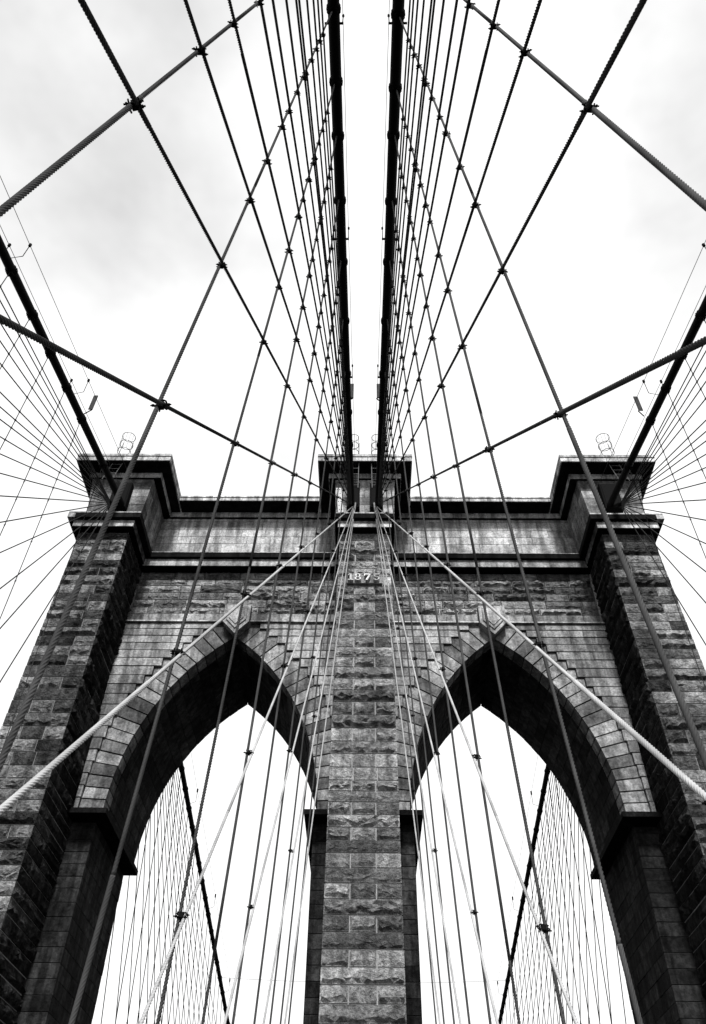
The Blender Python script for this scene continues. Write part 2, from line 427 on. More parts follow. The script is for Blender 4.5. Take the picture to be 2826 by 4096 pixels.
for k in (-1, 0, 1):
    # lower cornice
    c = k * 14.74
    hf, hb = (2.07, 1.72) if k else (1.70, 1.50)
    core = box('cornice', c - hf + 0.02, c + hf - 0.02, 31.28, YR + 2, 31.665, 32.07, M_SOOTSHADE, tower, {'label': 'lower moulded cornice band round the buttress'})
    fm = (lambda a, b, kk=k, cc=c: M_COR if kk and (b - cc) * kk > 1.55 else M_SOOTSHADE)
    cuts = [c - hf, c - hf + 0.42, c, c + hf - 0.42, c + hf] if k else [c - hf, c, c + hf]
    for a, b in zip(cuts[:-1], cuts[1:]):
        m = M_COR if (k and ((k > 0 and b > c + hf - 0.01) or (k < 0 and a < c - hf + 0.01))) else M_SOOTSHADE
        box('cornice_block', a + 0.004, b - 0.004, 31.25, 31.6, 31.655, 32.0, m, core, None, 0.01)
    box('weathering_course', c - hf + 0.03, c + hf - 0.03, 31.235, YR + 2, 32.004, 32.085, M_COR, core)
    for s in (-1, 1):
        yblocks('cornice_block', c + s * hf - (0 if s < 0 else 0.35), c + s * hf + (0.35 if s < 0 else 0), 31.63, 34.45 if k * s <= 0 else 40, 31.655, 32.0, M_SOOTSHADE, core, 1.4)
    bed = box('bed_moulding', c - hb, c + hb, 31.49, 31.56, 31.17, 31.65, M_COR, core, None, 0.01)
    box('bed_soffit', c - hb + 0.02, c + hb - 0.02, 31.53, YR + 2, 31.162, 31.67, M_SOOTSHADE, core)  # black plate, paints the shade below the bed moulding
    for s in (-1, 1):
        xo = c + s * hb
        yblocks('bed_moulding', min(xo, xo - s * 0.05), max(xo, xo - s * 0.05), 31.58, 34.6, 31.175, 31.65, M_ROCKD, core, 1.5)
    # upper shaft, flaring outwards
    zs = [32.085, 33.05, 33.70, 34.35, 35.0, 35.9]
    def ext(z):
        t = (z - 32.085) / (35.9 - 32.085)
        if k == 0: return -1.68 - 0.14 * t, 1.68 + 0.14 * t
        i0, o0 = 13.11 - 0.23 * t, 16.17 + 0.47 * t
        return (i0, o0) if k > 0 else (-o0, -i0)
    a0, b0 = ext(zs[0]); a1, b1 = ext(zs[-1])
    us = prism('saddle_housing_wall', [(a0 + .05, zs[0]), (b0 - .05, zs[0]), (b1 - .05, zs[-1] + .1), (a1 + .05, zs[-1] + .1)], 32.25, YR + 1, M_MORT, tower)
    for i in range(len(zs) - 1):
        (xa, xb), (xc, xd) = ext(zs[i]), ext(zs[i + 1])
        n = 2 if i % 2 else 3
        for j in range(n):
            t0, t1 = j / n, (j + 1) / n
            poly = [(xa + (xb - xa) * t0, zs[i]), (xa + (xb - xa) * t1, zs[i]), (xc + (xd - xc) * t1, zs[i + 1]), (xc + (xd - xc) * t0, zs[i + 1])]
            prism('stone', shrink(poly, 0.012), 32.2 + rnd.uniform(0, 0.01), 33.1, M_VOUS, us)
        if k:
            sx = -k
            for (ya, yb) in ((33.1, 34.4), (34.4, 36.2)) if i % 2 else ((33.1, 33.8), (33.8, 35.1), (35.1, 36.2)):
                x0, x1 = ext((zs[i] + zs[i + 1]) / 2)
                X = x1 if sx > 0 else x0
                vs, fs = [], []
                xlo, xhi = (xb, xd) if sx > 0 else (xa, xc)
                g = 0.012
                vs = [(xlo, ya + g, zs[i] + g), (xlo, yb - g, zs[i] + g), (xhi, yb - g, zs[i + 1] - g), (xhi, ya + g, zs[i + 1] - g)]
                vs += [(x - sx * 0.4, y, z) for x, y, z in vs]
                fs = [(0, 1, 2, 3), (7, 6, 5, 4), (0, 4, 5, 1), (1, 5, 6, 2), (2, 6, 7, 3), (3, 7, 4, 0)]
                og = (X, (ya + yb) / 2, zs[i])
                link('stone', mesh('stone', vs, fs, og), M_VOUS, us, og)
    # upper cornice
    c = k * 14.63
    h = 2.85
    core = box('cornice', c - h + 0.07, c + h - 0.07, 31.10, YR + 3, 36.325, 36.70, M_SOOTSHADE, tower, {'label': 'deep projecting top cornice of the buttress'})  # black core, the overhang's shade painted as colour
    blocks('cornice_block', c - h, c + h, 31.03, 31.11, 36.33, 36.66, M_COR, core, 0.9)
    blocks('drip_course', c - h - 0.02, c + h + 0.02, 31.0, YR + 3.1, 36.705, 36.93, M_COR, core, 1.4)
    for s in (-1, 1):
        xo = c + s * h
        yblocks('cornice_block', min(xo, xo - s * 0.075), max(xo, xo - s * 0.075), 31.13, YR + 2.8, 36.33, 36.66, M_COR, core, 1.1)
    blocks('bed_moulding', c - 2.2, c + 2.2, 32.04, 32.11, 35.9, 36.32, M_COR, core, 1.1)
    box('bed_soffit', c - 2.17, c + 2.17, 32.08, YR + 2, 35.892, 36.33, M_SOOTSHADE, core)  # shade under the upper bed, painted as a black plate
    for s in (-1, 1):
        xo = c + s * 2.2
        yblocks('bed_moulding', min(xo, xo - s * 0.05), max(xo, xo - s * 0.05), 32.13, 35.3, 35.9, 36.32, M_COR, core, 1.1)

# bays between the buttresses ------------------------------------------------
AX, AZ, SPZ = 7.12, 26.42, 16.50
RIN = 12.34
UC = -(RIN - 4.94)           # circle centre in u = distance from the arch axis
def arc_pt(a, r=RIN):        # a: angle at the circle centre above the springing
    return UC + r * cos(a), SPZ + r * sin(a)
A_TOP = math.acos(-UC / RIN)
ZTOP = SPZ + RIN * sin(A_TOP)
ZS = (AZ - SPZ) / (ZTOP - SPZ)      # tiny vertical correction to hit the measured apex
def apt(a, r=RIN):
    u, z = arc_pt(a, r); return u, SPZ + (z - SPZ) * ZS

VZ = [27.33, 26.92, 26.45, 25.97, 25.48, 24.96, 24.43, 23.87, 23.30, 22.71, 22.07, 21.45, 20.82, 20.18, 19.55, 18.92, 18.30, 17.68, 17.08, 16.52]
VU = [0.62, 1.32, 1.84, 2.34, 2.80, 3.28, 3.72, 4.12, 4.49, 4.82, 5.13, 5.40, 5.58, 5.72, 5.84, 5.94, 6.02, 6.08, 6.12, 6.14]

for bay in (-1, 1):
    def X(u, limb):          # limb +1: outer side of the bay, -1: towards the middle buttress
        return bay * (AX + limb * u)
    # solid wall core with the pointed opening
    na = 22
    xin, xout = bay * 1.3, bay * 13.7
    def core_poly(z0, z1, rr):
        left = [(X(*[apt(A_TOP * i / na, rr)[0], -1]), apt(A_TOP * i / na, rr)[1]) for i in range(na + 1)]
        right = [(X(*[apt(A_TOP * i / na, rr)[0], 1]), apt(A_TOP * i / na, rr)[1]) for i in range(na + 1)]
        return left, right
    rr = RIN + 0.09
    atop = math.acos(-UC / rr)
    inn = [(X(apt(atop * i / na, rr)[0], -1), apt(atop * i / na, rr)[1]) for i in range(na + 1)]
    oth = [(X(apt(atop * i / na, rr)[0], 1), apt(atop * i / na, rr)[1]) for i in range(na + 1)]
    poly_i = [(xin, SPZ)] + inn + [(X(0, 1), 31.2), (xin, 31.2)]
    poly_o = [(xout, SPZ)] + oth + [(X(0, 1), 31.2), (xout, 31.2)]
    wall = None
    vs, fs = [], []
    for pl in (poly_i, poly_o):
        if area(pl) < 0: pl = pl[::-1]
        prism_geo(pl, YW + 0.24, YR - 0.05, vs, fs)
    og = (bay * AX, YW, SPZ)
    wall = link('arch_wall', mesh('arch_wall', vs, fs, og), M_MORT, tower, og)
    box('upper_wall', min(xin, xout), max(xin, xout), YZ + 0.05, YR, 31.2, 36.4, M_MORT, tower)
    frz = bpy.data.objects[[o.name for o in COL.objects if o.name.startswith('upper_wall')][-1]]
    # lower piers either side of the opening
    for limb in (-1, 1):
        xj = bay * (2.34 if limb < 0 else 12.47)
        xe = bay * (1.2 if limb < 0 else 13.9)
        pier = box('lower_pier', min(xj, xe) + (0.03 if xj < xe else 0), max(xj, xe) - (0.03 if xj > xe else 0), YP + 0.03, YR, -42, 16.2, M_MORT, tower)
        xs = bay * ((HW(12) if limb < 0 else PC(12) - HW(12)))
        for i in range(25, len(COURSES) - 1):
            z1, z0 = COURSES[i], COURSES[i + 1]
            z1 = min(z1, 16.2)
            if z1 - z0 < 0.1: continue
            a, b = min(xs, xj), max(xs, xj)
            d = 1.0 if i % 2 else 1.9
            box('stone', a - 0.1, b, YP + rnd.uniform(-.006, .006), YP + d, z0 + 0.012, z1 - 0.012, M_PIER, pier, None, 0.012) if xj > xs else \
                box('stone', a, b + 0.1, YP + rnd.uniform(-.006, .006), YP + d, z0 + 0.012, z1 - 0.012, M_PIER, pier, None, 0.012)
            cuts = [YP + d]
            while cuts[-1] < YR - 0.9: cuts.append(min(YR, cuts[-1] + rnd.uniform(1.4, 2.4)))
            cuts[-1] = YR
            sgn = -1 if (xj < xs) else 1          # outward direction of the jamb face
            for ya, yb in zip(cuts[:-1], cuts[1:]):
                o2 = rnd.uniform(-0.012, 0.012)
                p0, p1 = xj + sgn * o2, xj - sgn * 0.4
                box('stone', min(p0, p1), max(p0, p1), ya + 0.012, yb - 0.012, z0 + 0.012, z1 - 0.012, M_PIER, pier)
        # impost slab
        xi = bay * (2.72 if limb < 0 else 11.80)
        xo2 = bay * (1.3 if limb < 0 else 13.8)
        box('impost', min(xi, xo2), max(xi, xo2), 35.02, YR + 0.12, 16.22, 16.46, M_SOOTSHADE, tower, {'label': 'projecting impost slab where the arch springs'})
    # voussoirs
    ring = thing('arch_ring', '', '', (bay * AX, YW, SPZ))
    ring.parent = tower; ring.location = Vector(ORG[ring.name]) - ORG[tower.name]
    for p_ in ('label', 'category'): del ring[p_]
    for limb in (-1, 1):
        lim = 5.62 + 0.25 if limb < 0 else 6.45       # run in behind the buttress
        def I(j):
            u, z = VU[j], VZ[j]
            zz = SPZ + (z - SPZ) / ZS
            a = math.atan2(zz - SPZ, u - UC)
            a = min(a, A_TOP)
            return apt(a)
        prevI = (0.0, AZ)
        for j in range(1, len(VZ)):
            Ii = I(j)
            if j == len(VZ) - 1: Ii = apt(0.0)
            cU = min(VU[j], lim); pU = min(VU[j - 1], lim)
            pts = [prevI, (pU, VZ[j - 1])]
            if cU > pU + 0.05: pts.append((cU, VZ[j - 1]))
            pts += [(cU, VZ[j]), Ii]
            if j == len(VZ) - 1: pts = [prevI, (pU, VZ[j - 1]), (cU, VZ[j]), Ii]
            poly = [(X(u, limb), z) for u, z in pts]
            prism('voussoir', shrink(poly, 0.034), YW + 0.10 + rnd.uniform(-0.02, 0.02), YW + 1.0, M_VOUS, ring)
            # soffit stones behind, running through the tower's depth
            a0 = math.atan2((prevI[1] - SPZ) / ZS, prevI[0] - UC); a1 = math.atan2((Ii[1] - SPZ) / ZS, Ii[0] - UC)
            y = YW + 1.0
            first = True
            while y < YR - 0.2:
                yn = y + (rnd.uniform(0.8, 1.2) if first and j % 2 else rnd.uniform(1.5, 2.3))
                first = False
                if yn > YR - 0.7: yn = YR
                dr = rnd.uniform(-0.008, 0.012)
                g = 0.012; ga = 0.012 / RIN
                q = []
                for (a, r_) in ((a0 - ga, RIN + dr), (a1 + ga, RIN + dr), (a1 + ga, RIN + 0.3), (a0 - ga, RIN + 0.3)):
                    u, z = apt(a, r_); q.append((X(u, limb), z))
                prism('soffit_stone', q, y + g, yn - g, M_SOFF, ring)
                y = yn
            prevI = Ii
        # smooth spandrel ashlar beside the stepped ring
        for j in range(1, len(VZ)):
            z1, z0 = VZ[j - 1], VZ[j]
            u0 = VU[j] if j < len(VZ) - 1 else VU[j]
            uend = 5.62 if limb < 0 else 6.20
            if u0 >= uend - 0.04: continue
            uu = u0
            row = [u0]
            while row[-1] < uend: row.append(row[-1] + rnd.uniform(1.2, 3.4))
            row[-1] = uend + 0.15
            if len(row) > 2 and row[-1] - row[-2] < 0.5: row.pop(-2)
            for a, b in zip(row[:-1], row[1:]):
                xa, xb = sorted((X(a, limb), X(b, limb)))
                box('stone', xa + 0.005, xb - 0.005, YW + rnd.uniform(-0.03, 0.012), YW + 0.6, z0 + 0.022, z1 - 0.018, M_ASH, wall, None, 0.014)
    # string course and the pale course above it
    xa, xb = sorted((bay * 1.35, bay * 13.55))
    for s0, s1 in ((xa, bay * AX - 0.74), (bay * AX + 0.74, xb)):
        box('string_course', s0, s1, YW - 0.14, YW + 0.3, 27.35, 27.42, M_COR, wall)
        box('string_course', s0, s1, YW - 0.07, YW + 0.3, 27.43, 27.47, M_COR, wall)
        blocks('stone', s0, s1, YW - 0.03, YW + 0.6, 27.485, 27.96, M_ASH, wall, 1.5, 0.014)
    # quarry-faced courses up to the band
    zr = [27.98, 28.45, 29.01, 29.54, 30.06, 30.54, 31.08]
    for i in range(len(zr) - 1):
        row = [xa + 0.3]
        while row[-1] < xb - 0.3: row.append(row[-1] + rnd.uniform(0.9, 2.6))
        row[-1] = xb - 0.3
        for a, b in zip(row[:-1], row[1:]):
            if b - a < 0.25: continue
            rock('stone', a, b, YW, YW + 0.6, zr[i], zr[i + 1], M_ROCKW, wall, 0.12)
        for s0, s1 in ((xa, xa + 0.3), (xb - 0.3, xb)):
            box('stone', s0 + 0.01, s1 - 0.01, YW - 0.015, YW + 0.6, zr[i] + 0.012, zr[i + 1] - 0.012, M_FRIEZE, wall, None, 0.012)
    # band at the foot of the frieze
    xa, xb = sorted((bay * 1.62, bay * 12.75))
    bnd = box('band_cornice', xa, xb, 34.55, YR, 31.62, 31.98, M_SOOTSHADE, tower, {'label': 'moulded band under the smooth frieze'})
    blocks('cornice_block', xa, xb, 34.50, 35.0, 31.61, 31.93, M_SOOTSHADE, bnd, 2.0, 0.01)
    box('weathering_course', xa, xb, 34.51, 36.0, 31.985, 32.03, M_FRIEZE, bnd)
    xa2, xb2 = sorted((bay * 1.5, bay * 13.1))
    blocks('bed_moulding', xa2, xb2, 34.68, 34.75, 31.07, 31.60, M_FRIEZE, bnd, 2.6, 0.012)
    box('bed_soffit', xa2, xb2, 34.72, 36.0, 31.062, 31.62, M_SOOTSHADE, bnd)  # black plate for the painted shade under the band
    # frieze ashlar
    zf = [32.0, 32.93, 33.74, 34.34, 34.95, 35.67, 35.92]
    xa, xb = sorted((bay * 1.5, bay * 13.3))
    for i in range(len(zf) - 1):
        row = [xa]
        while row[-1] < xb: row.append(row[-1] + rnd.uniform(1.0, 2.8))
        row[-1] = xb
        for a, b in zip(row[:-1], row[1:]):
            if b - a < 0.1: continue
            box('stone', a + 0.008, b - 0.008, YZ + rnd.uniform(-0.008, 0.008), YZ + 0.5, zf[i] + 0.008, zf[i + 1] - 0.008, M_FRIEZE, frz, None, 0.01)
    # top cornice of the wall
    xa, xb = sorted((bay * 2.88, bay * 11.76))
    wc = box('cornice', xa, xb, 34.42, YR + 2, 36.33, 36.60, M_SOOTSHADE, tower, {'label': 'top cornice of the wall between two buttresses'})
    blocks('cornice_block', xa, xb, 34.37, 34.44, 36.335, 36.58, M_COR, wc, 1.3)
    blocks('drip_course', xa, xb, 34.34, YR + 2, 36.62, 36.76, M_COR, wc, 2.4)
    xa, xb = sorted((bay * 1.8, bay * 12.9))
    blocks('bed_moulding', xa, xb, 35.40, 35.46, 35.9, 36.32, M_COR, wc, 1.3)
    box('bed_soffit', xa, xb, 35.44, 36.4, 35.892, 36.33, M_SOOTSHADE, wc)  # painted shade below the wall's bed moulding, as a black plate
    # keystone
    kx = bay * AX
    def hexa(s, dz=0.0):
        cz = 27.35
        return [(kx + s * a, cz + s * (b - cz) + dz) for a, b in ((-0.74, 28.30), (-0.72, 27.13), (0, 26.32), (0.72, 27.13), (0.74, 28.30))]
    ks = prism('keystone', hexa(1.0), 34.86, 36.0, M_FRIEZE, tower)
    prism('raised_panel', hexa(0.76, 0.07), 34.79, 34.87, M_FRIEZE, ks)
    prism('raised_panel', hexa(0.58, 0.12), 34.74, 34.80, M_FRIEZE, ks)

# dark iron housings where the cables enter, and one perforated plate
for xx0, xx1 in ((-1.06, -0.30), (0.30, 1.06), (-15.0, -13.95), (13.95, 15.0)):
    sh = box('saddle_box', xx0, xx1, 31.75, 32.4, 33.05, 35.15, M_IRON, tower, {'label': 'black iron box where a main cable enters the masonry'}, 0.04)
    box('cover_plate', xx0 + 0.08, xx1 - 0.08, 31.70, 31.76, 33.2, 35.0, M_IRON, sh, None, 0.02)
pl = prism('perforated_plate', [(-1.52, 32.55), (-1.22, 32.55), (-1.42, 34.9), (-1.72, 34.9)], 31.95, 32.0, M_STEEL, tower)
for i in range(7):
    t = i / 6
    for s in (0.08, 0.22):
        x = -1.52 - 0.2 * t + s
        box('bolt', x - 0.022, x + 0.022, 31.93, 31.951, 32.68 + 2.05 * t, 32.725 + 2.05 * t, M_IRON, pl)

# ------------------------------------------------------------------ ropes and cables
CAMP = Vector((0.04, 0, 0))
def tube_geo(pts, r, n, vs, fs, lobes=0, pitch=0.3, ph0=0.0, depth=0.2, rfun=None):
    b0 = len(vs)
    s = 0.0
    P = [Vector(p) for p in pts]
    for i, p in enumerate(P):
        t = (P[min(i + 1, len(P) - 1)] - P[max(i - 1, 0)]).normalized()
        ref = Vector((1, 0, 0)) if abs(t.x) < 0.9 else Vector((0, 1, 0))
        u = t.cross(ref).normalized(); v = t.cross(u)
        if i: s += (P[i] - P[i - 1]).length
        ph = ph0 + 2 * pi * s / pitch
        R = rfun(i) if rfun else r
        for k in range(n):
            a = 2 * pi * k / n
            if lobes:
                # vertices follow the twisting strands so that the grooves stay crisp
                aa = a + ph
                rr_ = R * (1 - depth + depth * abs(cos(lobes * a / 2)) ** 0.6)
                c, d = cos(aa) * rr_, sin(aa) * rr_
            else:
                c, d = cos(a) * R, sin(a) * R
            vs.append(tuple(p + u * c + v * d))
    for i in range(len(P) - 1):
        for k in range(n):
            a, b = b0 + i * n + k, b0 + i * n + (k + 1) % n
            fs.append((a, a + n, b + n, b))
    fs.append(tuple(b0 + k for k in range(n)))
    fs.append(tuple(b0 + (len(P) - 1) * n + k for k in reversed(range(n))))

def rope(name, p0, p1, r, mat, props, pitch=0.27, sag=0.0):
    """twisted wire rope: modelled strands near the camera, plain rope farther off, all one mesh"""
    p0, p1 = Vector(p0), Vector(p1)
    L = (p1 - p0).length
    def at(s):
        t = s / L
        q = p0.lerp(p1, t); q.z -= sag * 4 * t * (1 - t); return q
    seg = []
    s = 0.0; cur = None
    while s < L:
        d = (at(s) - CAMP).length
        k = 0 if d < 9 else (1 if d < 15 else 2)
        st = (0.022, 0.045, 2.5)[k] if d < 15 else 1.5
        if cur is None or cur[0] != k:
            if cur: cur[1].append(at(s))
            cur = [k, [at(s)], s]; seg.append(cur)
        else: cur[1].append(at(s))
        s += st
    cur[1].append(p1)
    vs, fs = [], []
    for k, pts, s0 in seg:
        if len(pts) < 2: continue
        if k == 0: tube_geo(pts, r * 1.03, 24, vs, fs, 6, pitch, 2 * pi * s0 / pitch, 0.24)
        elif k == 1: tube_geo(pts, r, 12, vs, fs, 6, pitch, 2 * pi * s0 / pitch, 0.34)
        else: tube_geo(pts, r * 0.96, 8, vs, fs)
    og = tuple(p1 if p1.z < p0.z else p0)
    return link(name, mesh(name, vs, fs, og, True), mat, None, og, props)

# clamp shared by every crossing: two U-bolts with nuts round a grooved block
def clamp_mesh():
    vs, fs = [], []
    box_geo(-0.035, 0.035, -0.04, 0.04, -0.05, 0.05, vs, fs)
    for s in (-1, 1):
        y, z = 0.045 * s, 0.03 * s
        tube_geo([(-0.115, y, z), (0.115, y, z)], 0.011, 6, vs, fs)
        tube_geo([(-0.06, y, z), (-0.06, -y * 0.3, z * 1.6), (-0.055, -y * 1.4, z)], 0.012, 6, vs, fs)
        tube_geo([(0.06, y, z), (0.065, -y * 0.3, z * 1.6), (0.055, -y * 1.4, z)], 0.012, 6, vs, fs)
        for q in (-1, 1):
            tube_geo([(q * 0.070, y, z), (q * 0.092, y, z)], 0.021, 6, vs, fs)
    tube_geo([(0, 0, -0.10), (0, 0, -0.045)], 0.010, 6, vs, fs)
    return mesh('clamp', vs, fs)
CLAMP = clamp_mesh(); CLAMP.materials.append(M_IRON)
def clamp_small_mesh():
    vs, fs = [], []
    tube_geo([(-0.13, 0, 0), (0.13, 0, 0)], 0.016, 5, vs, fs)
    tube_geo([(0, 0, -0.16), (0, 0, 0.16)], 0.05, 6, vs, fs)
    return mesh('clamp_small', vs, fs)
CLAMP_S = clamp_small_mesh(); CLAMP_S.materials.append(M_IRON)

def put_clamp(parent, p, rot, sc=1.0, me=None):
    c = bpy.data.objects.new('clamp', me or CLAMP)
    COL.objects.link(c)
    c.parent = parent
    c.location = Vector(p) - ORG[parent.name]
    c.rotation_euler = rot
    c.scale = (sc, sc, sc)
    return c

ORD = ['first', 'second', 'third', 'fourth', 'fifth', 'sixth', 'seventh', 'eighth', 'ninth', 'tenth', 'eleventh', 'twelfth', 'thirteenth',
       'fourteenth', 'fifteenth', 'sixteenth', 'seventeenth', 'eighteenth', 'nineteenth', 'twentieth', 'twenty-first', 'twenty-second', 'twenty-third']

def band_geo(p, t, r, vs, fs, ears=True):
    """two-part cable band with flanges and bolt lugs"""
    t = Vector(t).normalized()
    p = Vector(p)
    tube_geo([p - t * 0.13, p - t * 0.12, p + t * 0.12, p + t * 0.13], r * 1.17, 16, vs, fs, rfun=lambda i: (r * 1.02, r * 1.12, r * 1.12, r * 1.02)[i])
    tube_geo([p - t * 0.10, p - t * 0.06], r * 1.19, 14, vs, fs)
    tube_geo([p + t * 0.06, p + t * 0.10], r * 1.19, 14, vs, fs)
    u = t.cross(Vector((0, 0, 1))).normalized()
    v = u.cross(t)
    for s in (-1, 1):
        c = p + u * s * r * 1.06
        tube_geo([c - v * 0.08, c + v * 0.08], 0.034, 6, vs, fs)
        c = p - v * r * 1.25 + u * s * 0.09
        tube_geo([c - t * 0.10, c + t * 0.10], 0.045, 6, vs, fs)

def main_cable(side, inner):
    nm = ('inner' if inner else 'outer')
    sd = 'left' if side < 0 else 'right'
    pts = []
    if inner:
        def P(Y):
            z = 33.13 + 0.2 * (Y - 31.6) - 0.0 * (Y - 31.6) ** 2
            z = 33.13 + 0.20 * (Y - 31.6) - 0.0015 * min(0, Y - 31.6) ** 2 * 0 + 0.00125 * (Y - 31.6) ** 2
            return (side * (0.78 + 0.055 * (33.1 - z)), Y, z)
        Ys = [-30 + i for i in range(0, 63)]
        pts = [P(y) for y in Ys]
        rear = [(side * 0.78, Y, 33.5 - 0.21 * (Y - 42)) for Y in range(42, 140, 4)]
        pts = pts + [(side * 0.78, 34, 33.55), (side * 0.78, 37, 33.95), (side * 0.78, 40, 33.9)] + rear
        sus = SUSP_IN
        fn = P
    else:
        def P(Y):
            z = 33.25 - 0.235 * (31.6 - Y) + 0.0012 * (31.6 - Y) ** 2 * 0
            return (side * 14.2, Y, z)
        Ys = [-30 + i for i in range(0, 62)]
        pts = [P(y) for y in Ys]
        def Q(Y): return (side * 14.2, Y, 33.2 - 0.208 * (Y - 42.0) + 0.00001 * (Y - 42) ** 2)
        pts += [(side * 14.2, 33.5, 33.6), (side * 14.2, 37, 34.1), (side * 14.2, 40, 33.6)] + [Q(42 + i * 4) for i in range(0, 28)]
        fn = P
    vs, fs = [], []
    r = 0.19
    tube_geo(pts, r, 22, vs, fs)
    og = pts[0]
    c = link('main_cable', mesh('main_cable', vs, fs, og, True), M_CABLE, None, og,
             {'label': 'thick black %s main cable on the %s running up to the tower top' % (nm, sd), 'category': 'cable'})
    return c, fn, (None if inner else Q)

SUSP_IN = [-3.0, -0.25, None, None, None, 10.78, 13.58, 16.52, 19.58, 22.7, 25.3, 27.8]
LEAN = {0: 0, 1: 0, 5: 0.05, 6: 0.07, 7: 0.085, 8: 0.09, 9: 0.09, 10: 0.09, 11: 0.09}
JIT = {(sd_, i): rnd.uniform(-0.03, 0.03) for sd_ in (-1, 1) for i in range(12)}
SJ = {(sd_, i): (rnd.uniform(-0.004, 0.004) if sd_ > 0 else 0.0) for sd_ in (-1, 1) for i in range(20)}
def inner_line(i, side, z):
    """Y of inner suspender i at height z"""
    rt = side > 0
    if i == 2: return 2.18 + 0.089 * (z - 5) + (0.05 if rt else 0)
    if i == 3: return 4.95 + 0.037 * z + (0.16 if rt else 0)
    if i == 4: return 8.05 + 0.004 * z + (0.2 if rt else 0)
    return SUSP_IN[i] + JIT[(side, i)] - LEAN[i] * (z - 12.0)
STAY_IN = [4.9, 2.72, 1.865, 1.437, 1.161, 0.9878, 0.860, 0.770, 0.700, 0.624, 0.583, 0.529, 0.481, 0.465, 0.417, 0.372, 0.337, 0.305]
T_IN = (31.6, 33.1)
def plane_in(side, Y, z, off=0.0): return (side * (0.78 + 0.055 * (33.1 - z) + off), Y, z)

